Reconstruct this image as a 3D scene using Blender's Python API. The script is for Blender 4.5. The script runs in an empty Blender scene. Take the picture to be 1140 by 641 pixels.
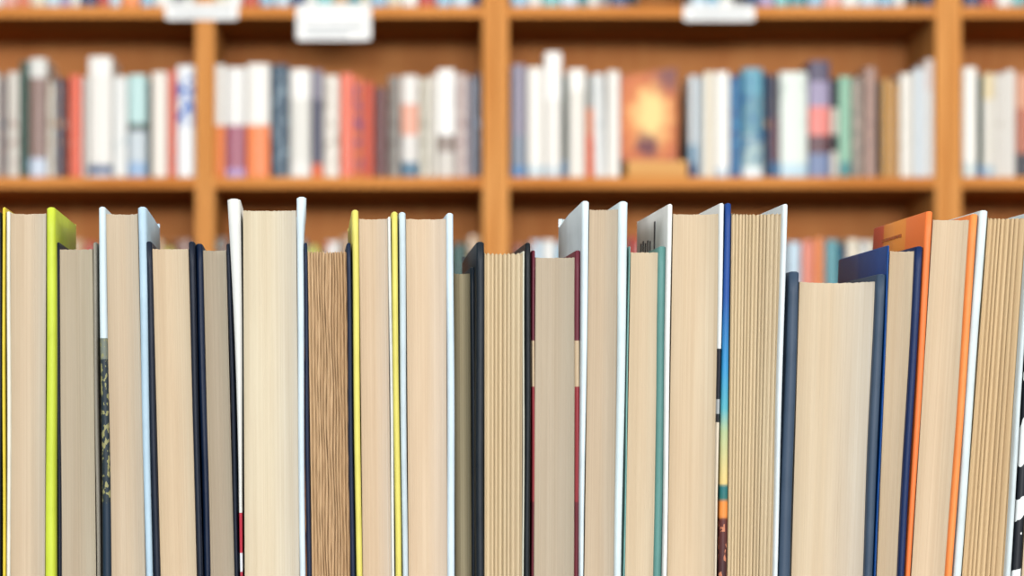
import bpy, math, random
from mathutils import Vector
random.seed(7)
scene = bpy.context.scene
KA, KB, KC, KD = 850, 210, 70, 130
EXPO = .62      # strengths of the added area lights
COL = scene.collection

# ---------------------------------------------------------------- measures
D0, F = 1.4, 2800.0          # camera to the fore-edges (m), focal length in pixels
PX, PY = 450.0, 460.0        # principal point
ZC = 1.20                    # camera height
ZB = ZC - (702 - PY) / 2000  # top of the low bookcase that carries the front row
YS = 3.6                     # front edge of the tall bookcases

def wx(px, y=0.0): return (px - PX) * (D0 + y) / F
def wz(py, y=0.0): return ZC + (PY - py) * (D0 + y) / F

# ---------------------------------------------------------------- helpers
ALB = .60                     # reflectance of the whitest paper; the exposure makes up for it
def lin(h):
    h = h.lstrip('#')
    r = []
    for i in (0, 2, 4):
        c = int(h[i:i+2], 16) / 255
        r.append(c / 12.92 if c <= .04045 else ((c + .055) / 1.055) ** 2.4)
    return (*[v*ALB for v in r], 1.0)

def mesh_obj(name, verts, faces, mats, parent=None, fmat=None, smooth=False, uvs=None):
    me = bpy.data.meshes.new(name)
    me.from_pydata(verts, [], faces)
    for m in (mats if isinstance(mats, (list, tuple)) else [mats]):
        me.materials.append(m)
    if fmat:
        for p, k in zip(me.polygons, fmat): p.material_index = k
    if uvs:
        ul = me.uv_layers.new(name='UVMap')
        for lp in me.loops: ul.data[lp.index].uv = uvs[lp.vertex_index]
    if smooth:
        for p in me.polygons: p.use_smooth = True
    me.validate(); me.update()
    # consistent outward normals
    import bmesh
    bm = bmesh.new(); bm.from_mesh(me)
    bmesh.ops.recalc_face_normals(bm, faces=bm.faces)
    bm.to_mesh(me); bm.free()
    o = bpy.data.objects.new(name, me); COL.objects.link(o)
    if parent: o.parent = parent
    return o

def box_data(x0, x1, y0, y1, z0, z1, b=0.0):
    """box with a small chamfer on all vertical/horizontal edges along x"""
    if b <= 0:
        v = [(x, y, z) for z in (z0, z1) for y in (y0, y1) for x in (x0, x1)]
        f = [(0,1,3,2), (4,6,7,5), (0,4,5,1), (2,3,7,6), (0,2,6,4), (1,5,7,3)]
        return v, f
    v = []
    for z, ins in ((z0, b), (z0 + b, 0), (z1 - b, 0), (z1, b)):
        for (x, y) in ((x0+ins+b, y0+ins), (x1-ins-b, y0+ins), (x1-ins, y0+ins+b), (x1-ins, y1-ins-b),
                       (x1-ins-b, y1-ins), (x0+ins+b, y1-ins), (x0+ins, y1-ins-b), (x0+ins, y0+ins+b)):
            v.append((x, y, z))
    f = [tuple(range(7, -1, -1)), tuple(range(24, 32))]
    for k in range(3):
        for i in range(8):
            j = (i + 1) % 8
            f.append((k*8+i, k*8+j, (k+1)*8+j, (k+1)*8+i))
    return v, f

def box(name, x0, x1, y0, y1, z0, z1, m, parent=None, b=0.0):
    v, f = box_data(x0, x1, y0, y1, z0, z1, b)
    if parent:
        L = parent.location
        v = [(a-L.x, c-L.y, d-L.z) for a, c, d in v]
    return mesh_obj(name, v, f, m, parent)

def thing(name, label, cat, loc, group=None):
    o = bpy.data.objects.new(name, None); COL.objects.link(o)
    o.empty_display_size = .02
    o.location = loc; o['label'] = label; o['category'] = cat
    if group: o['group'] = group
    return o

# ---------------------------------------------------------------- materials
def new_mat(name, rough=.6, spec=.3):
    m = bpy.data.materials.new(name); m.use_nodes = True
    nt = m.node_tree; b = nt.nodes['Principled BSDF']
    b.inputs['Roughness'].default_value = rough
    b.inputs['Specular IOR Level'].default_value = spec*.5
    return m, nt, b

def ramp(nt, stops, const=False):
    r = nt.nodes.new('ShaderNodeValToRGB')
    r.color_ramp.interpolation = 'CONSTANT' if const else 'LINEAR'
    el = r.color_ramp.elements
    while len(el) > 1: el.remove(el[-1])
    el[0].position = stops[0][0]; el[0].color = stops[0][1]
    for p, c in stops[1:]:
        e = el.new(min(1, max(0, p))); e.color = c
    return r

_cache = {}
def cover_mat(hexc, rough=.45, spec=.35, var=.06):
    """printed cloth / paper: one colour with faint scuffing"""
    k = (hexc, rough, spec)
    if k in _cache: return _cache[k]
    m, nt, b = new_mat('cover_' + hexc.strip('#'), rough, spec)
    tc = nt.nodes.new('ShaderNodeTexCoord'); n = nt.nodes.new('ShaderNodeTexNoise')
    n.inputs['Scale'].default_value = 45; n.inputs['Detail'].default_value = 5
    nt.links.new(tc.outputs['Object'], n.inputs['Vector'])
    c = lin(hexc)
    a = tuple(max(0, v*(1-var)-.001) for v in c[:3]) + (1,)
    d = tuple(min(1, v*(1+var)+.0015) for v in c[:3]) + (1,)
    r = ramp(nt, [(.35, a), (.65, d)])
    nt.links.new(n.outputs['Fac'], r.inputs['Fac']); nt.links.new(r.outputs['Color'], b.inputs['Base Color'])
    bp = nt.nodes.new('ShaderNodeBump'); bp.inputs['Strength'].default_value = .15; bp.inputs['Distance'].default_value = .0004
    n2 = nt.nodes.new('ShaderNodeTexNoise'); n2.inputs['Scale'].default_value = 900
    nt.links.new(tc.outputs['Object'], n2.inputs['Vector'])
    nt.links.new(n2.outputs['Fac'], bp.inputs['Height']); nt.links.new(bp.outputs['Normal'], b.inputs['Normal'])
    _cache[k] = m
    return m

def band_mat(name, stops, top, scale=2000., smooth=False, speck=None, axis='Z', foot=702., rough=.45):
    """printed design or painted-in sheen changing along the height; stops = [(pixel row, hex)] from the top down"""
    m, nt, b = new_mat(name, rough, .35)
    tc = nt.nodes.new('ShaderNodeTexCoord'); sp = nt.nodes.new('ShaderNodeSeparateXYZ')
    nt.links.new(tc.outputs['Object'], sp.inputs[0])
    mul = nt.nodes.new('ShaderNodeMath'); mul.operation = 'MULTIPLY'; mul.inputs[1].default_value = 1/.3
    nt.links.new(sp.outputs[axis], mul.inputs[0])
    lst = []
    if axis == 'Z':
        rows = sorted(stops, key=lambda s: s[0])
        # for constant interpolation a colour holds from its lower edge upwards
        if smooth:
            lst = [((foot - y) / scale / .3, lin(c)) for y, c in rows][::-1]
        else:
            ends = [r[0] for r in rows[1:]] + [foot + 100]
            lst = [(max(0, (foot - e) / scale / .3), lin(c)) for (y, c), e in zip(rows, ends)][::-1]
    else:
        lst = [(p / .3, lin(c)) for p, c in stops]
    r = ramp(nt, lst, const=not smooth)
    nt.links.new(mul.outputs[0], r.inputs['Fac'])
    out = r.outputs['Color']
    if speck:                                   # (hex, noise scale, threshold, stretch, top row, foot row)
        hx, ns, th, st, y0, y1 = speck
        mp = nt.nodes.new('ShaderNodeMapping'); mp.inputs['Scale'].default_value = st
        nt.links.new(tc.outputs['Object'], mp.inputs['Vector'])
        n = nt.nodes.new('ShaderNodeTexNoise'); n.inputs['Scale'].default_value = ns; n.inputs['Detail'].default_value = 3
        nt.links.new(mp.outputs[0], n.inputs['Vector'])
        g = nt.nodes.new('ShaderNodeMath'); g.operation = 'GREATER_THAN'; g.inputs[1].default_value = th
        nt.links.new(n.outputs['Fac'], g.inputs[0])
        lo = nt.nodes.new('ShaderNodeMath'); lo.operation = 'LESS_THAN'; lo.inputs[1].default_value = (foot-y0)/scale
        hi = nt.nodes.new('ShaderNodeMath'); hi.operation = 'GREATER_THAN'; hi.inputs[1].default_value = (foot-y1)/scale
        nt.links.new(sp.outputs['Z'], lo.inputs[0]); nt.links.new(sp.outputs['Z'], hi.inputs[0])
        m1 = nt.nodes.new('ShaderNodeMath'); m1.operation = 'MULTIPLY'
        m2 = nt.nodes.new('ShaderNodeMath'); m2.operation = 'MULTIPLY'
        nt.links.new(lo.outputs[0], m1.inputs[0]); nt.links.new(hi.outputs[0], m1.inputs[1])
        nt.links.new(m1.outputs[0], m2.inputs[0]); nt.links.new(g.outputs[0], m2.inputs[1])
        mx = nt.nodes.new('ShaderNodeMix'); mx.data_type = 'RGBA'
        nt.links.new(m2.outputs[0], mx.inputs['Factor']); nt.links.new(out, mx.inputs['A'])
        mx.inputs['B'].default_value = lin(hx); out = mx.outputs['Result']
    nt.links.new(out, b.inputs['Base Color'])
    return m

def page_mat(name, c0, c1, dark, fine=1.6, seed=0., bump=.5, lines=.5):
    """stacked paper edges: fine lines along the height; c0 tint of the left, c1 tint of the right side with light painted in"""
    m, nt, b = new_mat(name, .85, .1)
    tc = nt.nodes.new('ShaderNodeTexCoord')
    sp = nt.nodes.new('ShaderNodeSeparateXYZ'); nt.links.new(tc.outputs['UV'], sp.inputs[0])
    # UV: x = millimetres across / 100, y = metres up, fraction across stored in the second map
    fr = nt.nodes.new('ShaderNodeAttribute'); fr.attribute_name = 'across'
    base = ramp(nt, [(0, lin(c0)), (.5, lin(c0)), (1, lin(c1))])  # right-hand tint paints light off the cover into the paper colour
    nt.links.new(fr.outputs['Fac'], base.inputs['Fac'])
    def lines_noise(sx, sy, det, sd):
        mp = nt.nodes.new('ShaderNodeMapping'); mp.inputs['Scale'].default_value = (sx, sy, 1)
        mp.inputs['Location'].default_value = (sd, sd*1.7, sd)
        nt.links.new(tc.outputs['UV'], mp.inputs['Vector'])
        n = nt.nodes.new('ShaderNodeTexNoise'); n.inputs['Scale'].default_value = 1; n.inputs['Detail'].default_value = det
        nt.links.new(mp.outputs[0], n.inputs['Vector']); return n
    n1 = lines_noise(100*fine, 2.0, 4, seed)        # sheets
    n2 = lines_noise(22, 6.0, 2, seed+5)            # gatherings
    n3 = lines_noise(9, 9, 3, seed+9)               # stains
    r1 = ramp(nt, [(.35, (0, 0, 0, 1)), (.66, (1, 1, 1, 1))]); nt.links.new(n1.outputs['Fac'], r1.inputs['Fac'])
    a1 = nt.nodes.new('ShaderNodeMath'); a1.operation = 'MULTIPLY'; a1.inputs[1].default_value = lines
    nt.links.new(r1.outputs['Color'], a1.inputs[0])
    mx = nt.nodes.new('ShaderNodeMix'); mx.data_type = 'RGBA'
    nt.links.new(a1.outputs[0], mx.inputs['Factor']); nt.links.new(base.outputs['Color'], mx.inputs['A'])
    mx.inputs['B'].default_value = lin(dark)
    r2 = ramp(nt, [(.3, (.9, .88, .85, 1)), (.7, (1.0, 1.0, 1.0, 1))]); nt.links.new(n2.outputs['Fac'], r2.inputs['Fac'])
    m2 = nt.nodes.new('ShaderNodeMix'); m2.data_type = 'RGBA'; m2.blend_type = 'MULTIPLY'; m2.inputs['Factor'].default_value = .8
    nt.links.new(mx.outputs['Result'], m2.inputs['A']); nt.links.new(r2.outputs['Color'], m2.inputs['B'])
    r3 = ramp(nt, [(.3, (.95, .91, .88, 1)), (.7, (1., 1., 1., 1))]); nt.links.new(n3.outputs['Fac'], r3.inputs['Fac'])
    m3 = nt.nodes.new('ShaderNodeMix'); m3.data_type = 'RGBA'; m3.blend_type = 'MULTIPLY'; m3.inputs['Factor'].default_value = .8
    nt.links.new(m2.outputs['Result'], m3.inputs['A']); nt.links.new(r3.outputs['Color'], m3.inputs['B'])
    nt.links.new(m3.outputs['Result'], b.inputs['Base Color'])
    bp = nt.nodes.new('ShaderNodeBump'); bp.inputs['Strength'].default_value = bump; bp.inputs['Distance'].default_value = .0005
    nt.links.new(n1.outputs['Fac'], bp.inputs['Height']); nt.links.new(bp.outputs['Normal'], b.inputs['Normal'])
    return m

def wood_mat(name, c0, c1, sc=(1.2, 14, 14), rough=.5):
    m, nt, b = new_mat(name, .8, .1)
    tc = nt.nodes.new('ShaderNodeTexCoord'); mp = nt.nodes.new('ShaderNodeMapping'); mp.inputs['Scale'].default_value = sc
    nt.links.new(tc.outputs['Object'], mp.inputs['Vector'])
    n = nt.nodes.new('ShaderNodeTexNoise'); n.inputs['Scale'].default_value = 3; n.inputs['Detail'].default_value = 6; n.inputs['Distortion'].default_value = .6
    nt.links.new(mp.outputs[0], n.inputs['Vector'])
    r = ramp(nt, [(.3, lin(c0)), (.7, lin(c1))]); nt.links.new(n.outputs['Fac'], r.inputs['Fac'])
    nt.links.new(r.outputs['Color'], b.inputs['Base Color'])
    return m

def plain_mat(name, c, rough=.8, ns=3, var=.05):
    m, nt, b = new_mat(name, rough, .2)
    tc = nt.nodes.new('ShaderNodeTexCoord'); n = nt.nodes.new('ShaderNodeTexNoise'); n.inputs['Scale'].default_value = ns
    nt.links.new(tc.outputs['Object'], n.inputs['Vector'])
    c = lin(c); r = ramp(nt, [(.3, tuple(v*(1-var) for v in c[:3])+(1,)), (.7, tuple(min(1, v*(1+var)) for v in c[:3])+(1,))])
    nt.links.new(n.outputs['Fac'], r.inputs['Fac']); nt.links.new(r.outputs['Color'], b.inputs['Base Color'])
    return m

WOOD_H = wood_mat('wood_grain_along_shelf', '#c67c3c', '#dc9550')
WOOD_V = wood_mat('wood_grain_upright', '#cb8544', '#e3a25e', (14, 14, 1.2))
WOOD_B = wood_mat('wood_back_panel', '#c27a46', '#d08c54', (10, 10, 1.5))
WOOD_D = wood_mat('low_bookcase_wood', '#a86f3e', '#c08850')
INK = cover_mat('#15161a')

# ================================================================= front row
YAW = -0.040                 # sideways drift per metre of depth: the row stands slightly turned

def lerp(a, b, t): return a + (b - a) * t

class Edge:
    """a near vertical line of the photo at depth y, given at the book's top row and at row 641"""
    def __init__(s, xt, xb, yt): s.xt, s.xb, s.yt = xt, xb, yt
    def at(s, z, y):                              # world x at world height z
        py = PY - (z - ZC) * F / (D0 + y)
        t = (py - s.yt) / (641 - s.yt)
        return wx(lerp(s.xt, s.xb, t), y)

def add_board(name, root, eo, ei, y0, depth, ztop, m, gap, flare=None, seed=0, label=None, inner_gap=0.0, curl=0.0, drop=0.0):
    """cover board wrapped in its jacket: rounded front edge and top edge, slight warp along its height.
       eo / ei: outer and inner edge lines; inner_gap keeps a slit to the pages"""
    rnd = random.Random(seed)
    ph = rnd.random()*6
    sgn = 1 if ei.xt > eo.xt else -1
    prof = [(0, depth), (0, depth*.55), (0, .0022), (.08, .0008), (.3, 0.0), (.7, 0.0), (.92, .0008), (1, .0022), (1, depth*.55), (1, depth)]
    nz = 16
    levels = [(i/nz, 0) for i in range(nz)] + [(1 - .0007/(ztop-ZB), 0), (1, 1)]
    V, Fc = [], []
    L = root.location
    for (t, top) in levels:
        z = lerp(ZB, ztop, t)
        xo, xi = eo.at(z, y0) + sgn*gap, ei.at(z, y0) - sgn*inner_gap
        w = .00035*math.sin(ph + 5*t)*math.sin(math.pi*t)
        fl = flare(t) if flare else 0.0
        for (u, y) in prof:
            uu = u if not top else lerp(.22, .78, u)
            x = lerp(xo - sgn*fl, xi - sgn*fl*.1, uu) + w + YAW*y
            yy = y + (0.0006 if top and y < .01 else 0)
            zz = z - drop*(y/depth)**2
            V.append((x-L.x, y0+yy-L.y, zz-L.z))
    n = len(prof)
    for k in range(len(levels)-1):
        for i in range(n):
            j = (i+1) % n
            Fc.append((k*n+i, k*n+j, (k+1)*n+j, (k+1)*n+i))
    Fc.append(tuple(range(n-1, -1, -1))); Fc.append(tuple((len(levels)-1)*n+i for i in range(n)))
    o = mesh_obj(name, V, Fc, m, root)
    for p in o.data.polygons: p.use_smooth = len(p.vertices) == 4
    if label: o['label'] = label
    return o

def add_block(root, el, er, y0, depth, ztop, m, concave, ribs, rough, seed, z0=None):
    """page block: hollow fore-edge, gatherings as real ridges, uneven sheet ends at the head"""
    rnd = random.Random(seed)
    z0 = ZB + .003 if z0 is None else z0
    wid = abs(er.at(ztop, y0) - el.at(ztop, y0))
    N = max(24, int(wid/(.00022 if ribs else .0005))); nz = 3 if not rough else 40
    L = root.location
    # ridge profile across the width
    ridge = []
    phase = rnd.random()*3
    for i in range(N+1):
        u = i/N
        r = rnd.uniform(0, 1)*.00010
        if ribs:
            q = (u*ribs + phase + .08*math.sin(u*17+phase)) % 1.0
            r += .0016*(1-math.sin(math.pi*q))**1.2 * (.85+.3*math.sin(int(u*ribs+phase)*2.3)**2)
        ridge.append(r)
    jt = [rnd.uniform(-1, 1)*.00022 for _ in range(N+1)]
    wob = [rnd.random()*6 for _ in range(N+1)]
    V, UV, AC = [], [], []
    for k in range(nz+1):
        t = k/nz; z = lerp(z0, ztop, t)
        for i in range(N+1):
            u = i/N
            x = lerp(el.at(z, y0), er.at(z, y0), u)
            y = concave*(1-(2*u-1)**2)**.8 + ridge[i]
            if rough:
                y += rough*(.5+.5*math.sin(z*260+wob[i//3*3]))*rnd.uniform(.4, 1)
                x += rough*.5*math.sin(z*90+u*9)*math.sin(math.pi*u)
            zz = z + (jt[i]*(1.6 if ribs else 1) + (-ridge[i]*.6) if k == nz else 0)
            V.append((x+YAW*y-L.x, y0+y-L.y, zz-L.z)); UV.append((u*wid*10, z)); AC.append(u)
    nf = len(V)
    # back edge (at the spine)
    for k in (0, nz):
        z = z0 if k == 0 else ztop
        for i in range(N+1):
            u = i/N
            x = lerp(el.at(z, y0), er.at(z, y0), u); y = depth + concave*.6*(1-(2*u-1)**2)
            V.append((x+YAW*y-L.x, y0+y-L.y, z + (jt[i] if k else 0)-L.z)); UV.append((u*wid*10, z+.1)); AC.append(u)
    Fc = []
    n = N+1
    for k in range(nz):
        for i in range(N): Fc.append((k*n+i, k*n+i+1, (k+1)*n+i+1, (k+1)*n+i))
    b0, b1 = nf, nf+n
    for i in range(N):
        Fc.append((nz*n+i, nz*n+i+1, b1+i+1, b1+i))       # head
        Fc.append((i, b0+i, b0+i+1, i+1))                 # tail
        Fc.append((b0+i, b1+i, b1+i+1, b0+i+1))           # back
    Fc.append(tuple([k*n for k in range(nz+1)] + [b1, b0]))
    Fc.append(tuple([k*n+N for k in range(nz, -1, -1)] + [b0+N, b1+N]))
    o = mesh_obj('page_block', V, Fc, m, root, uvs=UV)
    at = o.data.attributes.new('across', 'FLOAT', 'POINT')
    for i, a in enumerate(AC): at.data[i].value = a
    return o

def add_spine(root, eo, ei, y0, depth, ztop, m, bulge=.007, th=.002):
    L = root.location
    V, Fc = [], []
    K = 14; nz = 6
    for k in range(nz+1):
        z = lerp(ZB, ztop, k/nz)
        xl, xr = eo.at(z, y0)+.0002, ei.at(z, y0)-.0002
        for s in range(K+1):
            a = math.pi*s/K
            for off in (0, 1):
                y = depth + math.sin(a)*(bulge + off*th)
                x = (xl+xr)/2 - math.cos(a)*((xr-xl)/2 - (1-off)*th)
                V.append((x + YAW*y - L.x, y0 + y + (0 if off else 0) - L.y, z - L.z))
    n = 2*(K+1)
    for k in range(nz):
        for s in range(K):
            i = k*n + 2*s
            Fc.append((i, i+2, i+n+2, i+n)); Fc.append((i+1, i+n+1, i+n+3, i+3))
        Fc.append((k*n, k*n+n, k*n+n+1, k*n+1)); e = k*n+2*K; Fc.append((e, e+1, e+n+1, e+n))
    for s in range(K):
        i = 2*s; Fc.append((i, i+1, i+3, i+2)); j = nz*n+2*s; Fc.append((j, j+2, j+3, j+1))
    return mesh_obj('spine', V, Fc, m, root, smooth=False)

PG = {
 'tan':   ('#cebda4', '#c9c2b1', '#b7a58d'),
 'cream': ('#d6c3a6', '#d3c5ab', '#bfaa8c'),
 'grey':  ('#c8bba5', '#c0b8a5', '#ada08b'),
 'pale':  ('#d6cbb2', '#d3cfc1', '#c2b79c'),
 'peach': ('#d9c4a8', '#d8ccbc', '#c6b094'),
 'rough': ('#dcbd95', '#d2af85', '#b58f66'),
 'rib':   ('#e0cda9', '#decdad', '#c3ac85'),
 'olive': ('#b9ae8e', '#aca386', '#9a9072'),
 'white': ('#dccbaf', '#d9d3c6', '#c8bca4'),
 'ochre': ('#ddc298', '#dabf96', '#b99a70'),
}

def front_book(label, top, bot, yc, yb, kind, lm, rm, sm=None, proj=0.0, depth=.128, concave=.004, ribs=0, rough=0,
               left=None, right=None, gapl=.0, gapr=.0, fl=None, fr=None, llab=None, rlab=None, ep=None, lines=.35,
               dropl=0, dropr=0):
    """top / bot: pixel columns of cover-outside, pages-left, pages-right, cover-outside at head and at row 641"""
    yl, yr = yc if isinstance(yc, tuple) else (yc, yc)
    concave = concave*1.25 + (.005 if concave > .008 else 0); ribs = ribs if rough else int(round(ribs*.85))
    E = [Edge(a, b, yl) for a, b in zip(top, bot)]
    x = (E[0].at(ZB, proj) + E[3].at(ZB, proj))/2
    root = thing('book', label, 'book', (x, proj, ZB), 'books standing fore-edge out in the front row')
    sd = int(top[0]*7+3)
    g = .00018
    c0, c1, dk = PG[kind]
    pm = page_mat('pages_'+kind, c0, c1, dk, seed=sd*.37, lines=.12 if ribs and not rough else lines, bump=.2 if ribs else .5)
    zt = wz(yb, proj)
    e1, e2 = E[1], E[2]
    if lm: add_board('cover', root, E[0], E[1], proj, depth, wz(yl, proj), lm, g, fl, sd, llab, .0002+gapl, drop=dropl)
    if rm: add_board('cover', root, E[3], E[2], proj, depth, wz(yr, proj), rm, g, fr, sd+1, rlab, .0002+gapr, drop=dropr)
    if ep:                                        # pale endpaper standing between board and pages
        side, w, hx = ep
        if side == 'l':
            ea = Edge(top[1]+.3, bot[1]+.3, yl); eb = Edge(top[1]+w, bot[1]+w, yl); e1 = Edge(top[1]+w+.3, bot[1]+w+.3, yl)
        else:
            eb = Edge(top[2]-.3, bot[2]-.3, yl); ea = Edge(top[2]-w, bot[2]-w, yl); e2 = Edge(top[2]-w-.3, bot[2]-w-.3, yl)
        o = add_board('endpaper', root, ea, eb, proj+.0014, depth-.004, wz(yb-2, proj), cover_mat(hx, .8, .1), 0, None, sd+2, None, 0)
        o['label'] = 'pale endpaper'
    add_block(root, Edge(e1.xt, e1.xb, yl), Edge(e2.xt, e2.xb, yl), proj+.003, depth-.006, zt, pm, concave, ribs, rough, sd)
    smm = sm or rm or lm
    add_spine(root, E[0], E[3], proj, depth, min(wz(yl, proj), wz(yr, proj)), smm)
    return root, E

NAVY = cover_mat('#081c38'); NAVY2 = cover_mat('#071528'); BLACK = cover_mat('#0a141b')
WHITE = cover_mat('#d3dde0'); PALEBLUE = cover_mat('#aac3d2'); IVORY = cover_mat('#e2dccf')
YEL = cover_mat('#d6cc66'); LIME = cover_mat('#bccb3a'); SLATE = cover_mat('#34465a')
TEAL = cover_mat('#5d9089'); ORANGE = cover_mat('#ee7a3c'); BLUE = cover_mat('#004285')

# partly seen first book at the frame's left edge
front_book('black-covered book cut off by the left edge of the photo', (-46, -41, -4, 2), (-46, -41, -4, 2), 236, 243, 'tan', BLACK, BLACK)
front_book('tall book with a lime green right cover, wholly in view furthest left',
           (2.2, 6.5, 51.5, 62), (2, 6.5, 50, 62.5), 230.5, 237, 'tan', cover_mat('#d9c23c'), LIME, ep=('l', 5, '#e3e0d2'),
           llab='golden yellow cover', rlab='lime green cover')
front_book('shorter dark navy book standing between the lime green book and the white speckled one',
           (62.5, 66.5, 103, 108.5), (63, 68.5, 107, 112.5), 269.5, 277, 'grey', NAVY2, cover_mat('#8f897c'), proj=.008, concave=.003,
           rlab='dull grey back board')
m3 = band_mat('jacket_with_mottled_photo', [(200, '#c6d6dc'), (377, '#6d7468'), (400, '#1d2b33'), (560, '#13283a')], 230,
              speck=('#8d8a5c', 420, .56, (1, 1, .6), 377, 560))
front_book('tall white-jacketed book whose left cover turns dark and speckled lower down',
           (109.5, 118, 153, 163.5), (113.5, 124, 162, 170.5), 230, 237.5, 'tan', m3, PALEBLUE, dropr=.002, rlab='pale blue grey cover')
front_book('shorter navy hardback leaning against the right side of the speckled white-jacketed book',
           (162, 169.5, 209.5, 217), (171, 179, 219, 226), 268.5, 276.5, 'cream', NAVY2, NAVY2, concave=.004)
front_book('slim dark navy hardback directly left of the thick flared white book',
           (217.4, 226, 251.5, 257), (226.4, 234.5, 261, 267), 271, 278, 'grey', NAVY, NAVY2, proj=.007)
m6 = band_mat('jacket_with_red_bands', [(200, '#d4d5d0'), (571, '#b3293d'), (617, '#d8dce2'), (638, '#a82a40')], 221)
front_book('thick white-jacketed book with flaring cover tops and a red band low on its left',
           (261, 270.5, 329.5, 338), (267.2, 272.5, 333.5, 341), (221, 219), 233.5, 'pale', m6, cover_mat('#c9d8df'), concave=.004,
           fl=lambda t: .0042*max(0, (t-.35)/.65)**1.5, fr=lambda t: .0018*max(0, (t-.88)/.12)**2, gapl=.0008)
front_book('navy hardback with rough, deckled brown page edges',
           (338, 342.5, 385.5, 391), (341.4, 347.5, 390, 396), 270, 279, 'rough', NAVY, NAVY, ribs=13, rough=.0008, lines=.35)
front_book('tall book in pale yellow covers, standing right of the rough-edged navy book',
           (391.3, 399.5, 435.5, 443), (396.4, 404, 440, 447.5), (233.5, 235.5), 243, 'peach', YEL, YEL, ep=('r', 4, '#dcdfd8'), dropl=.003,
           llab='yellow cover with gold edge')
front_book('tall book in white and pale blue covers, standing right of the pale yellow book',
           (443.6, 452, 496.5, 505), (448, 455, 498, 507), (236, 237), 243, 'peach', cover_mat('#bccbd0'), cover_mat('#c8dae4'))
front_book('lowest dark book, sunk between the tall pale blue and black ribbed books, olive-tinted pages',
           (503.6, 505.2, 523, 529.5), (505.6, 507, 525, 530), 297, 304, 'olive', cover_mat('#8d9384'), cover_mat('#1f2a34'), proj=.018)
front_book('black book with coarse ribbed page edges in the middle of the row',
           (530, 539.5, 584.5, 591), (530.6, 539.5, 583.5, 590.5), (269, 270), 281, 'rib', cover_mat('#121c25'), BLACK, ribs=11, ep=('r', 2.2, '#dcdcc8'), dropl=.004, concave=.006)
m12 = band_mat('maroon_cover_with_cream_band', [(200, '#6b2a38'), (379, '#c9b190'), (432, '#96333a'), (560, '#6b2530')], 278)
front_book('maroon book with a cream band across its covers',
           (591.6, 596.5, 640, 647), (591, 594.5, 639, 645), 278.5, 286, 'grey', m12, m12, proj=.006, concave=.004)
front_book('tall white book with rounded cover shoulders, immediately right of the maroon book',
           (647.4, 656.5, 688.5, 699.5), (645.4, 650.5, 684, 692.5), (223.5, 224), 232.5, 'tan', cover_mat('#cfdde2'), cover_mat('#cddde0'), ribs=0, dropl=.005, lines=.5)
front_book('shorter teal-covered book between two tall white ones',
           (699.9, 702.5, 733, 742.5), (692.9, 696, 727.5, 737), 274, 280.5, 'cream', cover_mat('#7fb0a8'), TEAL, concave=.001, proj=.004)
m15 = band_mat('jacket_white_then_black', [(200, '#dfe4e2'), (390, '#131a28'), (445, '#9fa5a6'), (462, '#1c2026'), (472, '#d8ccb6')], 226)
b15, E15 = front_book('tall white book with small printed black bars high on its left cover',
           (743, 749.5, 800.5, 806.8), (737.4, 743, 795.5, 798.6), (227, 226), 237.5, 'cream', cover_mat('#e2e4e0'), m15)
m16 = band_mat('jacket_blue_to_sunset', [(200, '#15397a'), (330, '#174a94'), (410, '#2f8cc0'), (455, '#4fa6b4'), (480, '#a9bb8c'), (538, '#dcc07a'),
               (541, '#1c6a6e'), (556, '#2a6a66'), (558, '#e58a3c'), (575, '#e08a40'), (578, '#5b2a26'), (641, '#3a1d20')], 226, smooth=True,
               speck=('#c07a5a', 300, .6, (1, 1, .5), 580, 641))
front_book('tall book with coarse ribbed pages, its left cover running blue to orange',
           (807.2, 814.8, 871, 878), (799, 809.8, 860.5, 866.5), (226, 227), 237, 'rib', m16, WHITE, ribs=16, concave=.006, ep=None,
           llab='blue cover turning teal, yellow and orange lower down', rlab='white cover')
front_book('widest, lower slate blue hardback with smooth cream pages',
           (878.4, 890.5, 976, 987.5), (866.9, 881, 962, 972.5), (302, 305), 313, 'white', SLATE, SLATE, concave=.009, proj=.0)
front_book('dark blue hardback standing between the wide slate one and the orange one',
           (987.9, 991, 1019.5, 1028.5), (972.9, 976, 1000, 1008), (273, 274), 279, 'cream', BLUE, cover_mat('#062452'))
m19 = band_mat('orange_cover_with_red_spine_edge', [(0, '#ee7a3c'), (.045, '#f0953e'), (.1, '#d9502f')], 235, axis='Y')
b19, E19 = front_book('tall bright orange book leaning over the dark blue hardback',
           (1030.6, 1039.5, 1081, 1090), (1008.4, 1014.5, 1053, 1061), (235, 238), 244, 'cream', m19, cover_mat('#f08a45'), concave=.003)
front_book('tall white book with ribbed tan pages, immediately right of the orange book',
           (1090.4, 1101, 1146, 1151.5), (1061.4, 1071, 1119, 1126), (234, 236), 242, 'ochre', cover_mat('#ccd8d8'), cover_mat('#c8d4d6'), ribs=11, concave=.005)
m21 = band_mat('black_cover_with_white_blossoms', [(200, '#10151d'), (700, '#10151d')], 236, speck=('#e4e8e6', 34, .5, (1, 1, 1), 240, 702))
front_book('black book with large white blossom shapes, cut off by the right edge of the photo',
           (1152, 1163, 1205, 1212), (1126.4, 1137.5, 1180, 1187), 236, 243, 'cream', m21, BLACK)

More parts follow.
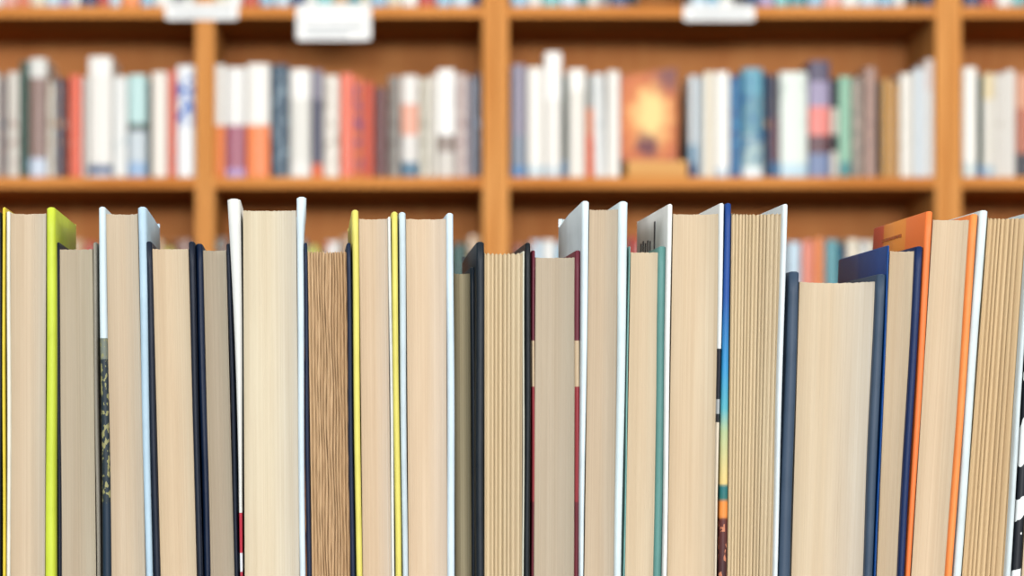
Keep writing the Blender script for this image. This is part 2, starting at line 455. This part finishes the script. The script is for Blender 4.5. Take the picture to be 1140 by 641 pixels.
# printed marks on the visible cover sides
def side_mark(root, E, name, py_front, d0, d1, z0, z1, m, lab):
    """thin printed mark lying on the outer left side of a book's left cover"""
    L = root.location
    V = []
    for off in (-.0005, .0001):
        for (d, z) in ((d0, z0), (d1, z0), (d1, z1), (d0, z1)):
            x = E[0].at(z, 0) + .00018 + YAW*d + off
            V.append((x-L.x, d-L.y, z-L.z))
    Fc = [(0,1,2,3), (7,6,5,4), (0,4,5,1), (1,5,6,2), (2,6,7,3), (3,7,4,0)]
    o = mesh_obj(name, V, Fc, m, root); o['label'] = lab
zt15 = wz(227)
for d0, h0, h1 in ((.048, .024, .006), (.066, .026, .016), (.076, .026, .015), (.086, .026, .016), (.096, .026, .014), (.106, .026, .015)):
    side_mark(b15, E15, 'printed_bar', 0, d0, d0+.0035, zt15-h0, zt15-h1, INK, 'black printed bar')
zt19 = wz(235)
for i in range(7):
    side_mark(b19, E19, 'printed_word', 0, .055+i*.0072, .055+i*.0072+.005, zt19-.0105, zt19-.0088, cover_mat('#a8562a'), 'tiny brown printed lettering')

# low bookcase under the front row
lx0, lx1 = wx(-120), wx(1290)
lb = thing('low_bookcase', 'wooden low bookcase carrying the front row of books', 'bookcase', ((lx0+lx1)/2, .12, 0))
box('top_board', lx0, lx1, -.03, .27, ZB-.022, ZB, WOOD_D, lb, .002)
box('side_panel', lx0+.01, lx0+.032, -.02, .26, 0, ZB-.022, WOOD_D, lb)
box('side_panel', lx1-.032, lx1-.01, -.02, .26, 0, ZB-.022, WOOD_D, lb)
box('back_panel', lx0+.032, lx1-.032, .25, .26, .06, ZB-.022, WOOD_D, lb)
for z in (.06, .40, .74): box('shelf', lx0+.032, lx1-.032, -.015, .25, z-.02, z, WOOD_D, lb)

# ================================================================= tall bookcases behind
SH = [13, 203, 393, 583]        # pixel rows of the shelf boards' middle
def bx(px): return wx(px, YS)
def bz(py): return wz(py, YS)
SHELF_T = 13/560
CASES = [('tall wooden bookcase furthest left', -262, 228, 10.5), ('narrow tall wooden bookcase with the large white hanging sign', 228, 552, 14.5),
         ('wide tall wooden bookcase behind the right half of the front row', 552, 1056, 14.5), ('tall wooden bookcase cut off by the right edge', 1056, 1380, 14.5)]
ctop = bz(-178)
for i, (lab, a, b, w) in enumerate(CASES):
    c = thing('bookcase', lab, 'bookcase', ((bx(a)+bx(b))/2, YS+.15, 0), 'tall bookcases in the background')
    wl = 10.5 if i in (0, 1) else 14.5
    wr = 10.5 if i == 0 else 14.5
    box('upright', bx(a)+.0004, bx(a+wl), YS, YS+.31, 0, ctop, WOOD_V, c, .0015)
    box('upright', bx(b-wr), bx(b)-.0004, YS, YS+.31, 0, ctop, WOOD_V, c, .0015)
    x0, x1 = bx(a+wl), bx(b-wr)
    for r in SH + [760, 920]:
        z = bz(r); box('shelf', x0, x1, YS+.001, YS+.298, z-SHELF_T/2, z+SHELF_T/2, WOOD_H, c, .0015)
    box('top_board', x0, x1, YS+.001, YS+.298, ctop-.026, ctop-.001, WOOD_H, c, .0015)
    box('plinth', x0, x1, YS+.02, YS+.04, 0, bz(920)-SHELF_T/2, WOOD_H, c)
    box('back_panel', x0, x1, YS+.298, YS+.31, 0.01, ctop-.002, WOOD_B, c)

PAGES_BG = plain_mat('background_pages', '#d8c8a8')
def shelf_book(px0, px1, ytop, spec, label, row, depth=.15, lean=0.0, back=.018, name='book', foot=None, group=None):
    """a book standing spine outwards: case (boards + rounded spine) and page block"""
    footy = (SH[row] - 6.5) if foot is None else foot
    y0 = YS + back
    s = (D0+y0)/F
    zb = bz(footy) if foot is None else wz(foot, y0)
    zb = bz(SH[row]) + SHELF_T/2
    x0, x1 = wx(px0, y0)+.0006, wx(px1, y0)-.0006
    h = wz(ytop, y0) - zb
    root = thing(name, label, 'book', ((x0+x1)/2, y0, zb), group)
    w = x1-x0; t = min(.0022, w*.15)
    if isinstance(spec, str): m = cover_mat(spec, .3, .5)
    else: m = spec
    sh = math.tan(math.radians(lean))
    # outline of the case seen from above
    outer = [(-w/2, depth), (-w/2, .004), (-w/2*.8, .0012), (-w/4, 0), (0, -.0006), (w/4, 0), (w/2*.8, .0012), (w/2, .004), (w/2, depth)]
    inner = [(w/2-t, depth), (w/2-t, .0052), (0, t), (-w/2+t, .0052), (-w/2+t, depth)]
    ring = outer + inner; n = len(ring)
    V = [(x+z*sh, y, z) for z in (0, h) for x, y in ring]
    Fc = [(i, (i+1) % n, n+(i+1) % n, n+i) for i in range(n)]
    # ends: stitch outer to inner
    pairs = [(0, 13), (1, 12), (2, 12), (3, 12), (4, 11), (5, 10), (6, 10), (7, 10), (8, 9)]
    for z in (0, n):
        for (a, b), (c, d) in zip(pairs[:-1], pairs[1:]):
            q = [a+z, c+z, d+z, b+z] if b != d else [a+z, c+z, b+z]
            Fc.append(tuple(q))
    mesh_obj('cover', V, Fc, m, root)
    v, f = box_data(-w/2+t+.0001, w/2-t-.0001, .0056, depth-.004, .002, h-.003)
    v = [(x+z*sh, y, z) for x, y, z in v]
    mesh_obj('page_block', v, f, PAGES_BG, root)
    return root

_bm = 0
def bm(stops, speck=None, smooth=False, foot=196.5):
    global _bm; _bm += 1
    return band_mat('spine_print_or_sheen_%d' % _bm, stops, 0, scale=557., smooth=smooth, speck=speck, foot=foot, rough=.3)
def S(base, mark, y0=85, y1=185, th=.55, ns=60):  # a spine with lettering-like marks
    return bm([(0, base), (900, base)], speck=(mark, ns, th, (1, 1, .55), y0, y1))

G1 = 'books on the middle background shelf'
MAIN = [  # white heads on some spines are sheen painted into the colour
 (-14, -2, 80, '#d8d2c8', 'white'), (-2, 7.5, 85, S('#8c7d78', '#3d4a5c'), 'grey-brown'),
 (8, 21.5, 80, S('#d5cfc4', '#a98f80', 120, 190), 'cream white'),
 (22, 31.5, 68, S('#1d4b3d', '#2f6e86', 160, 196), 'dark green'),
 (32, 52, 65, bm([(0, '#dcdcd6'), (86, '#8d7167'), (175, '#c4cfe0')]), 'mauve-brown sheen-headed'),  # pale head is a painted highlight, the body colour starts below
 (45.5+7, 61, 92, S('#ded6c6', '#b7a893'), 'short cream'),
 (61.4, 68, 87, S('#6f7383', '#b98f6a'), 'thin slate-grey'),
 (68.4, 76, 88, S('#5b3230', '#a98b80'), 'thin dark maroon'),
 (76.4, 91, 84, S('#e2603f', '#ef9074', 150, 196, .6), 'bright orange-red'),
 (91.5, 97.5, 86, '#d9d6cf', 'very thin off-white'),
 (98, 124.5, 63, bm([(0, '#f2f0ea'), (84, '#e9e6df'), (183, '#2d4c78'), (192, '#c9d3de')]), 'tall thick white'),
 (125, 141.5, 85, S('#e4e6e3', '#9db3bd', 150, 196, .6), 'plain white'),
 (142, 163, 83, bm([(0, '#b9dbd9'), (137, '#4a5b55'), (145, '#c2cdd3'), (180, '#93b3d6')]), 'pale turquoise'),
 (163.4, 168, 90, '#1f3a35', 'very thin dark green'),
 (168.4, 186, 80, S('#ece5da', '#bdb4a4', 90, 120, .62), 'ivory'),
 (186.4, 196, 78, '#e0694c', 'orange-red next to the blue-lettered'),
 (196.6, 216.6, 73, bm([(0, '#eceff0'), (900, '#eceff0')], speck=('#3b6fc0', 62, .5, (1, 1, 1), 84, 140)), 'white blue-lettered'),
 # second bay
 (239, 250.5, 72, bm([(0, '#eceae4'), (139, '#ef8437')]), 'white and orange two-tone'),
 (251, 273.5, 75, bm([(0, '#e9e8e4'), (139, '#a1566a'), (187, '#a98fc0')]), 'white and purple two-tone'),
 (274, 300.5, 71, bm([(0, '#efece5'), (139, '#f0803a')]), 'thicker white and orange two-tone'),
 (301, 322, 72, S('#25455a', '#8ea6b2', 78, 196, .58, 90), 'dark slate-blue'),
 (322.5, 346, 77, bm([(0, '#f6f4ee'), (110, '#dcdad2'), (180, '#e6e4de')]), 'bright white'),
 (346.5, 359.5, 78, bm([(0, '#8b8796'), (110, '#545468'), (182, '#e66a3a')]), 'grey-violet orange-footed'),
 (360, 378, 84, S('#e4ddd2', '#b9b0a2'), 'creamy white'),
 (378.4, 394, 82, '#ea6a48', 'coral red'),
 (394.4, 404, 86, S('#e07a52', '#8a5a8a', 90, 190, .52), 'orange and violet mottled'),
 (404.4, 416, 92, '#cf4a25', 'burnt red'),
 (416.5, 431, 97, '#5c1d18', 'dark maroon'),
 (432, 446, 85, S('#8b857d', '#5e564f'), 'warm grey'),
 (446.5, 466, 84, bm([(0, '#e6e2dc'), (115, '#e9a88e'), (150, '#dcd8d2'), (180, '#3f6f8a')]), 'white orange-banded'),
 (466.5, 477.5, 87, S('#d7d2c2', '#a8a08c'), 'dull cream'),
 (478, 486, 84, '#ebe6da', 'thin ivory'),
 (486.4, 507, 77, bm([(0, '#fbfaf6'), (150, '#8f7f74'), (168, '#cfc9c0')]), 'brightest white'),
 (507.4, 520, 82, S('#cdbcb6', '#a88f8c'), 'pinkish grey'),
 (520.4, 528, 86, S('#9b98a2', '#6d6a78'), 'thin lavender-grey'),
 (528.4, 535.5, 82, S('#5a6674', '#96a5b5', 90, 196), 'thin blue-grey'),
 # third bay
 (569, 586, 72, bm([(0, '#8c8799'), (150, '#7d8898'), (184, '#4b7fb0')]), 'purple-grey'),
 (587, 606, 75, bm([(0, '#f3efe6'), (183, '#c6d6dd')]), 'rounded white'),
 (606.5, 625.5, 58, bm([(0, '#fffdf8'), (110, '#ece8e0'), (184, '#c8d4da')]), 'tallest bright white'),
 (626, 632, 84, bm([(0, '#41574f'), (120, '#1d3a36'), (178, '#2d6f9a')]), 'thin dark green'),
 (632.5, 652, 77, bm([(0, '#fbf8f0'), (100, '#e4e0d6'), (900, '#e4e0d6')]), 'clean white'),
 (652.5, 661, 84, bm([(0, '#9a9c98'), (120, '#e28a5f'), (150, '#ef6d3e')]), 'grey-topped orange'),
 (661.5, 675, 82, S('#e3e6e4', '#a4b4ba', 90, 196, .6), 'pale white'),
 (675.5, 690.5, 79, S('#efece4', '#bcb6aa', 90, 120, .6), 'off-white, left of the face-out orange book,'),
 (767, 776.5, 84, bm([(0, '#d7dfe3'), (160, '#8fb0c8'), (182, '#2d4d78')]), 'pale blue navy-footed'),
 (777, 783, 86, '#c8d4da', 'thin pale grey-blue'),
 (783.5, 796, 80, S('#ece3cf', '#c8b898', 90, 196, .62), 'buttery cream'),
 (796.5, 812.5, 80, bm([(0, '#fbf9f2'), (186, '#c8d8e4')]), 'smooth white'),
 (813, 826, 85, S('#1f6296', '#3f97c0', 90, 190, .56), 'strong blue'),
 (826.5, 849.5, 76, bm([(0, '#5fa3b8'), (105, '#5f93a4'), (150, '#9db8ba'), (186, '#e4ecee')], speck=('#2a6f9a', 50, .55, (1, 1, .6), 80, 180)), 'light teal-blue'),
 (850, 858, 82, S('#1e3a5a', '#a07850', 110, 180, .56), 'thin navy and bronze'),
 (858.4, 867.5, 84, bm([(0, '#4a4552'), (130, '#6b4652'), (180, '#2f6a9a')]), 'thin dark plum'),
 (868, 899.5, 80, bm([(0, '#dfe8e0'), (182, '#b9d6e4')], speck=('#c2cec6', 30, .6, (1, 1, .4), 90, 180)), 'thick pale mint'),
 (900, 924.5, 68, bm([(0, '#4d4560'), (90, '#9a8fae'), (118, '#e68278'), (150, '#5a3038'), (170, '#6c7ea4')]), 'violet and salmon banded'),
 (925, 933.5, 88, bm([(0, '#262f36'), (120, '#d8cfc2'), (150, '#2c2a30'), (168, '#ddd6cc')]), 'black and white banded'),
 (934, 948, 85, bm([(0, '#8fc0a4'), (180, '#3f8a8c')]), 'mint green'),
 (948.5, 961.5, 86, S('#8d8276', '#b8a898'), 'taupe'),
 (962, 976.5, 75, S('#a58476', '#7c5f58', 90, 190, .58), 'rosy brown'),
 (977, 981.5, 90, '#1f2c2c', 'very thin black'),
 (982, 991.5, 88, '#c6913c', 'mustard'),
 (992, 1001.5, 92, '#bd8a42', 'lower ochre'),
 (1002, 1017.5, 82, S('#e6e2d8', '#b5b0a2', 110, 190, .62), 'chalky white'),
 (1018, 1029.5, 76, bm([(0, '#d8e2e8'), (900, '#c6d6e2')]), 'icy blue-white'),
 (1030, 1040.5, 66, bm([(0, '#e8dcd6'), (100, '#e9e9e6')]), 'pinkish white'),
 # fourth bay
 (1072, 1088.5, 75, bm([(0, '#f6f3ea'), (180, '#cfdad8')]), 'glossy white'),
 (1089, 1094.5, 84, bm([(0, '#2c4a44'), (184, '#2f6fa8')]), 'thin black-green'),
 (1095, 1107.5, 82, bm([(0, '#ecd9ae'), (110, '#e9e4d8'), (184, '#b5cbd8')]), 'straw-topped cream'),
 (1108, 1119, 82, S('#e4dfd6', '#b5a898', 90, 190, .6), 'light grey-white'),
 (1119.5, 1130.5, 78, S('#eae6de', '#c8beb0', 90, 190, .62), 'milky white'),
 (1131, 1147, 82, bm([(0, '#d89a78'), (120, '#b5684a'), (170, '#2b2a33')]), 'terracotta'),
 (1147.5, 1162, 84, '#cfd4d6', 'silver-grey'),
]
def bay(px):
    return 'far left bay' if px < 225 else 'narrow second bay' if px < 550 else 'wide third bay' if px < 1055 else 'far right bay'
for i, (a, b, yt, sp, nm) in enumerate(MAIN):
    c = (a+b)/2
    L = next((q for q in MAIN[::-1] if q[1] <= a+.01 and bay(q[0]) == bay(a)), None)
    R = next((q for q in MAIN if q[0] >= b-.01 and bay(q[0]) == bay(a)), None)
    short = lambda s: s.replace('next to the blue-lettered', '').replace(', left of the face-out orange book,', '').strip()
    if L and R: nb = 'right of the %s one' % short(L[4])
    elif R: nb = 'left of the %s one' % short(R[4])
    else: nb = 'right of the %s one' % short(L[4])
    lab = '%s book %s, middle shelf' % (short(nm), nb)
    shelf_book(a, b, yt, sp, lab, 1, group=G1, lean=(-1.2 if nm in ('pale white',) else 0),
               back=.012+.012*random.random())

# face-out book leaning on the shelf, on a small wooden stand block
y0 = YS+.012
zb = bz(SH[1]) + SHELF_T/2
st = box('display_block', wx(698, y0), wx(765.5, y0), y0, y0+.07, zb, wz(178.5, y0), wood_mat('stand_wood', '#d49a58', '#e4b070'), None, .002)
st['label'] = 'pale wooden block on the middle shelf holding up the face-out orange book'; st['category'] = 'book stand'
zs = wz(178.5, y0)
def face_out():
    m, nt, b = new_mat('orange_picture_cover', .35, .4)
    tc = nt.nodes.new('ShaderNodeTexCoord')
    def blob(cx, cz, r, soft):
        mp = nt.nodes.new('ShaderNodeMapping'); mp.vector_type = 'TEXTURE'
        mp.inputs['Location'].default_value = (cx, 0, cz); mp.inputs['Scale'].default_value = (r[0], 10, r[1])
        nt.links.new(tc.outputs['Object'], mp.inputs['Vector'])
        n = nt.nodes.new('ShaderNodeTexNoise'); n.inputs['Scale'].default_value = 40
        nt.links.new(tc.outputs['Object'], n.inputs['Vector'])
        ad = nt.nodes.new('ShaderNodeVectorMath'); ad.operation = 'MULTIPLY_ADD'
        ad.inputs[1].default_value = (.6, 0, .6); nt.links.new(n.outputs['Color'], ad.inputs[0])
        sb = nt.nodes.new('ShaderNodeVectorMath'); sb.operation = 'SUBTRACT'; sb.inputs[1].default_value = (.3, 0, .3)
        nt.links.new(mp.outputs[0], sb.inputs[0]); nt.links.new(sb.outputs[0], ad.inputs[2])
        n.inputs['Detail'].default_value = 1
        g = nt.nodes.new('ShaderNodeVectorMath'); g.operation = 'LENGTH'; fl_ = nt.nodes.new('ShaderNodeVectorMath'); fl_.operation = 'MULTIPLY'; fl_.inputs[1].default_value = (1, 0, 1); nt.links.new(ad.outputs[0], fl_.inputs[0]); nt.links.new(fl_.outputs[0], g.inputs[0])
        r_ = ramp(nt, [(max(0, .5-soft), (1,1,1,1)), (.5+soft, (0,0,0,1))]); nt.links.new(g.outputs['Value'], r_.inputs['Fac'])
        return r_
    def mix(a, fac, hx):
        mx = nt.nodes.new('ShaderNodeMix'); mx.data_type = 'RGBA'
        nt.links.new(fac.outputs['Color'], mx.inputs['Factor'])
        if isinstance(a, str): mx.inputs['A'].default_value = lin(a)
        else: nt.links.new(a, mx.inputs['A'])
        mx.inputs['B'].default_value = lin(hx); return mx.outputs['Result']
    o = mix('#b0502a', blob(0, .09, (.11, .16), .3), '#e88a3e')
    o = mix(o, blob(.004, .092, (.062, .1), .25), '#f8d48a')
    o = mix(o, blob(-.004, .03, (.045, .045), .15), '#6a2c34')
    o = mix(o, blob(.045, .18, (.07, .07), .25), '#7e4442')
    nt.links.new(o, b.inputs['Base Color'])
    return m
W, H, T = wx(755, y0)-wx(692, y0), .172, .022
root = thing('book', 'orange picture-covered book shown face-out, tilted, on the pale wooden block', 'book', ((wx(692, y0)+wx(755, y0))/2, y0+.012, zs))
root.rotation_euler = (math.radians(-6), 0, 0)
fm = face_out()
def quadbox(name, x0, x1, y0, y1, z0, z1l, z1r, m):
    v = [(x0,y0,z0),(x1,y0,z0),(x1,y1,z0),(x0,y1,z0),(x0,y0,z1l),(x1,y0,z1r),(x1,y1,z1r),(x0,y1,z1l)]
    f = [(3,2,1,0),(4,5,6,7),(0,1,5,4),(1,2,6,5),(2,3,7,6),(3,0,4,7)]
    return mesh_obj(name, v, f, m, root)
quadbox('cover', -W/2, W/2, 0, .002, 0, H, H+.018, fm)
quadbox('page_block', -W/2+.002, W/2-.003, .0022, T-.002, .003, H-.003, H+.014, PAGES_BG)
quadbox('cover', -W/2, W/2, T-.0018, T, 0, H, H+.018, cover_mat('#8c3a26'))
quadbox('spine', -W/2-.002, -W/2, 0, T, 0, H, H, cover_mat('#8c3a26'))

# upper and lower shelf rows
NAMES = {'white': '#e6e6e2', 'cream': '#ddd2bc', 'pink': '#e0a39a', 'salmon': '#dd7d62', 'sky-blue': '#8cb9d4', 'navy': '#24406a', 'teal': '#3f8a94',
         'red': '#b8392f', 'orange': '#e8853c', 'black': '#1d2228', 'grey': '#8c8f94', 'yellow-green': '#c4c45a', 'dark green': '#14493f', 'brown': '#7a5340',
         'lilac': '#a99cc4', 'pale blue': '#bcd3e2', 'turquoise': '#74bcc0', 'tan': '#bf9c74'}
def fill(segs, row, tops, group, where, seed):
    rnd = random.Random(seed)
    lst = []
    for (a, b, cols) in segs:
        x = a; k = 0
        while x < b-3:
            w = rnd.uniform(10, 21)
            if x+w > b-5: w = b-x-.2
            lst.append((x, x+w, cols[k % len(cols)])); x += w+.3; k += 1
    cnt = {}
    out = []
    for i, (x0, x1, c) in enumerate(lst):
        c_ = (x0+x1)/2
        l = lst[i-1][2] if i and lst[i-1][1] > x0-2 else None
        r = lst[i+1][2] if i+1 < len(lst) and lst[i+1][0] < x1+2 else None
        nb = ('between %s and %s' % (l, r)) if l and r else ('right of a %s one' % l if l else ('left of a %s one' % r if r else 'peeking up over the front row'))
        out.append([x0, x1, c, '%s book, %s, %s, %s' % (c, where, nb, bay(c_)), c_])
    # tell apart the ones that still read alike by what they stand over or under
    from collections import Counter
    for q in out:
        same = [p for p in out if p[3] == q[3]]
        if len(same) > 1: q.append(same)
    for q in out:
        if len(q) > 5:
            s = sorted(p[4] for p in q[5]); n = s.index(q[4]); two = len(s) == 2
            q.append(['the left of two', 'the right of two'][n] if two else ['leftmost', 'second', 'third', 'fourth', 'fifth', 'sixth'][n])
    for q in out:
        lab = q[3] + ((', ' + q[6]) if len(q) > 6 else '')
        yt = rnd.uniform(*tops)
        foot = SH[row]-6.5
        base = NAMES[q[2]]
        if rnd.random() < .5:
            mark = NAMES[rnd.choice(list(NAMES))]
            sp = bm([(foot-400, base), (foot+10, base)], speck=(mark, 60, .56, (1, 1, .6), foot-130, foot-3), foot=foot)
        else: sp = base
        shelf_book(q[0], q[1], yt, sp, lab, row, group=group, back=.01+.014*rnd.random())

fill([(-10, 215, ['white', 'pink', 'salmon', 'cream', 'pale blue', 'lilac', 'white', 'navy', 'red', 'pale blue', 'orange', 'sky-blue', 'white', 'grey']),
      (240, 535, ['cream', 'white', 'red', 'sky-blue', 'pale blue', 'navy', 'white', 'turquoise', 'tan', 'teal', 'cream', 'sky-blue']),
      (569, 712, ['sky-blue', 'white', 'turquoise', 'pale blue', 'teal', 'white', 'grey', 'navy', 'black']),
      (770, 1040, ['pale blue', 'sky-blue', 'white', 'black', 'navy', 'lilac', 'turquoise', 'teal', 'sky-blue', 'pink', 'white']),
      (1073, 1150, ['navy', 'red', 'white', 'turquoise', 'grey', 'brown'])],
     0, (-125, -105), 'books on the upper background shelf', 'upper shelf', 3)
fill([(-10, 60, ['brown', 'tan', 'red', 'brown']), (60, 215, ['brown', 'tan', 'red', 'grey', 'brown', 'navy', 'black', 'tan', 'yellow-green', 'brown'])],
     2, (264, 276), 'books on the lower background shelf', 'lower shelf', 11)
fill([(240, 355, ['brown', 'tan', 'grey', 'yellow-green']), (362, 378, ['white']), (380, 500, ['tan', 'brown', 'cream', 'red']),
      (502, 520, ['dark green']), (521, 535, ['tan']),
      (571, 588, ['brown']), (590, 640, ['pale blue', 'white', 'sky-blue', 'cream']), (642, 876, ['cream', 'grey', 'tan', 'brown', 'red', 'white', 'teal']),
      (877, 892, ['pale blue']), (892.5, 918, ['salmon', 'orange']), (918.5, 942, ['teal', 'navy']), (942.5, 976, ['cream', 'white']),
      (976.5, 1040, ['brown', 'grey', 'red', 'tan']), (1073, 1150, ['black', 'brown', 'navy', 'tan'])],
     2, (262, 274), 'books on the lower background shelf', 'lower shelf', 12)

# label cards on the upper shelf's front edge
CARD = cover_mat('#eff0ee', .4, .4); PRINT = cover_mat('#c3c8cc', .6, .2)
def card(a, b, y0, y1, lab, rows):
    yb = YS - .003
    x0, x1, z0, z1 = wx(a, yb), wx(b, yb), wz(y1, yb), wz(y0, yb)
    t = thing('shelf_label', lab, 'sign', ((x0+x1)/2, yb, z0), None)
    # card with rounded corners and real thickness
    w, h, r = x1-x0, z1-z0, .006
    P = []
    for cx, cz, a0 in ((w/2-r, h-r, 0), (-w/2+r, h-r, 90), (-w/2+r, r, 180), (w/2-r, r, 270)):
        for k in range(5):
            an = math.radians(a0+k*22.5); P.append((cx+r*math.cos(an), cz+r*math.sin(an)))
    n = len(P)
    V = [(x, y, z) for y in (-.0015, .001) for x, z in P]
    Fc = [tuple(range(n-1, -1, -1)), tuple(range(n, 2*n))] + [(i, (i+1) % n, n+(i+1) % n, n+i) for i in range(n)]
    mesh_obj('card', V, Fc, CARD, t)
    for (u0, u1, v0, v1) in rows:
        v, f = box_data(lerp(-w/2, w/2, u0), lerp(-w/2, w/2, u1), -.0018, -.0014, lerp(0, h, v0), lerp(0, h, v1))
        o = mesh_obj('printed_line', v, f, PRINT, t); o['label'] = 'faint grey printed line'
    v, f = box_data(-w/2*.9, w/2*.9, .0006, .0028, h*.55, h*.95)
    mesh_obj('clip', v, f, CARD, t)
card(184, 265, 4, 22, 'long narrow white label card on the upper shelf edge of the left bays', [(.08, .92, .35, .6)])
card(330, 413, 5, 45, 'large white hanging sign card on the upper shelf edge', [(.12, .88, .3, .42), (.12, .7, .12, .2)])
card(761, 840, 6, 23.5, 'narrow white label card on the upper shelf edge of the wide bay', [(.1, .9, .35, .6)])

# ================================================================= the room
WALL = plain_mat('painted_plaster', '#8d8377'); CEIL = plain_mat('white_ceiling', '#c8c4bc')
CARPET = plain_mat('dark_carpet', '#2a2522', .95, 200, .2)
def struct(name, *a):
    o = box(name, *a); o['kind'] = 'structure'; return o
XL, XR, YF, YB = -3.4, 4.6, -10.0, YS+.315
struct('floor', XL, XR, YF, YB, -.1, 0, CARPET)
struct('wall_back', XL, XR, YB, YB+.1, 0, 3.6, WALL)
struct('ceiling', XL, XR, YF, YB+.1, 3.6, 3.7, CEIL)
def holed_wall(name, axis, at, a0, a1, h0, h1, z0, z1):
    '''wall with one window opening h0..h1, z0..z1'''
    V, Fc = [], []
    for p0, p1, q0, q1 in ((a0, h0, 0, 3.6), (h1, a1, 0, 3.6), (h0, h1, 0, z0), (h0, h1, z1, 3.6)):
        if axis == 'x': v, f = box_data(at, at+.12, p0, p1, q0, q1)
        else: v, f = box_data(p0, p1, at-.12, at, q0, q1)
        n = len(V); V += v; Fc += [tuple(i+n for i in g) for g in f]
    o = mesh_obj(name, V, Fc, WALL); o['kind'] = 'structure'
def added_window(name, axis, at, h0, h1, z0, z1):  # frames of added, unseen windows where the area lights sit
    V, Fc = [], []
    bars = [(h0, h0+.05, z0, z1), (h1-.05, h1, z0, z1), (h0+.05, h1-.05, z0, z0+.05), (h0+.05, h1-.05, z1-.05, z1)]
    n_ = 4
    for k in range(1, n_): c = lerp(h0, h1, k/n_); bars.append((c-.02, c+.02, z0+.05, z1-.05))
    for p0, p1, q0, q1 in bars:
        v, f = box_data(at+.03, at+.08, p0, p1, q0, q1) if axis == 'x' else box_data(p0, p1, at-.08, at-.03, q0, q1)
        n = len(V); V += v; Fc += [tuple(i+n for i in g) for g in f]
    o = mesh_obj(name, V, Fc, CEIL); o['kind'] = 'structure'
holed_wall('wall_front', 'y', YF, XL, XR+.12, -2.2, 3.2, 2.1, 3.3)
added_window('added_window_1', 'y', YF, -2.2, 3.2, 2.1, 3.3)
holed_wall('wall_left', 'x', XL-.12, YF, YB+.1, -4.4, -1.2, 2.1, 3.2)
added_window('added_window_3', 'x', XL-.12, -4.4, -1.2, 2.1, 3.2)
holed_wall('wall_right', 'x', XR, YF, YB+.1, -5.4, -1.6, 2.1, 3.2)
added_window('added_window_2', 'x', XR, -5.4, -1.6, 2.1, 3.2)

# added area lights at the unseen windows, and one overhead for the background shelves
def area(name, loc, target, sx, sy, power, col):
    l = bpy.data.lights.new(name, 'AREA'); l.shape = 'RECTANGLE'; l.size = sx; l.size_y = sy; l.energy = power; l.color = col
    o = bpy.data.objects.new(name, l); COL.objects.link(o); o.location = loc
    o.rotation_euler = (Vector(target)-Vector(loc)).to_track_quat('-Z', 'Y').to_euler()
    return o
area('added_light_front', (.5, YF+.02, 2.7), (.5, 0, 2.0), 5.4, 1.2, KA, (.97, .98, 1.0))
area('added_light_right', (XR-.02, -3.5, 2.65), (0, .6, 1.8), 3.8, 1.1, KB, (1.0, .98, .95))
area('added_light_left', (XL+.02, -2.8, 2.65), (0, .4, 1.7), 3.2, 1.1, KD, (.95, .98, 1.0))
area('added_light_above', (.3, .2, 3.5), (.3, 3.6, 1.5), 3.2, .25, KC, (1.0, .95, .88))  # added and unseen, lifts the shelves behind
w = bpy.data.worlds.new('daylight'); scene.world = w; w.use_nodes = True
w.node_tree.nodes['Background'].inputs[0].default_value = (.93, .96, 1.0, 1)
w.node_tree.nodes['Background'].inputs[1].default_value = 1.0

# ================================================================= camera
cam = bpy.data.cameras.new('camera'); co = bpy.data.objects.new('camera', cam); COL.objects.link(co)
co.location = (0, -D0, ZC); co.rotation_euler = (math.radians(90), 0, 0)
cam.sensor_width = 36; cam.lens = F/1140*36
cam.shift_x = (570-PX)/1140; cam.shift_y = (PY-320.5)/1140
cam.dof.use_dof = True; cam.dof.focus_distance = D0+.003; cam.dof.aperture_fstop = 9.0
cam.clip_start = .05
scene.camera = co
vs = scene.view_settings
vs.view_transform = 'Standard'; vs.look = 'None'; vs.gamma = 1; vs.use_curve_mapping = False; vs.exposure = EXPO
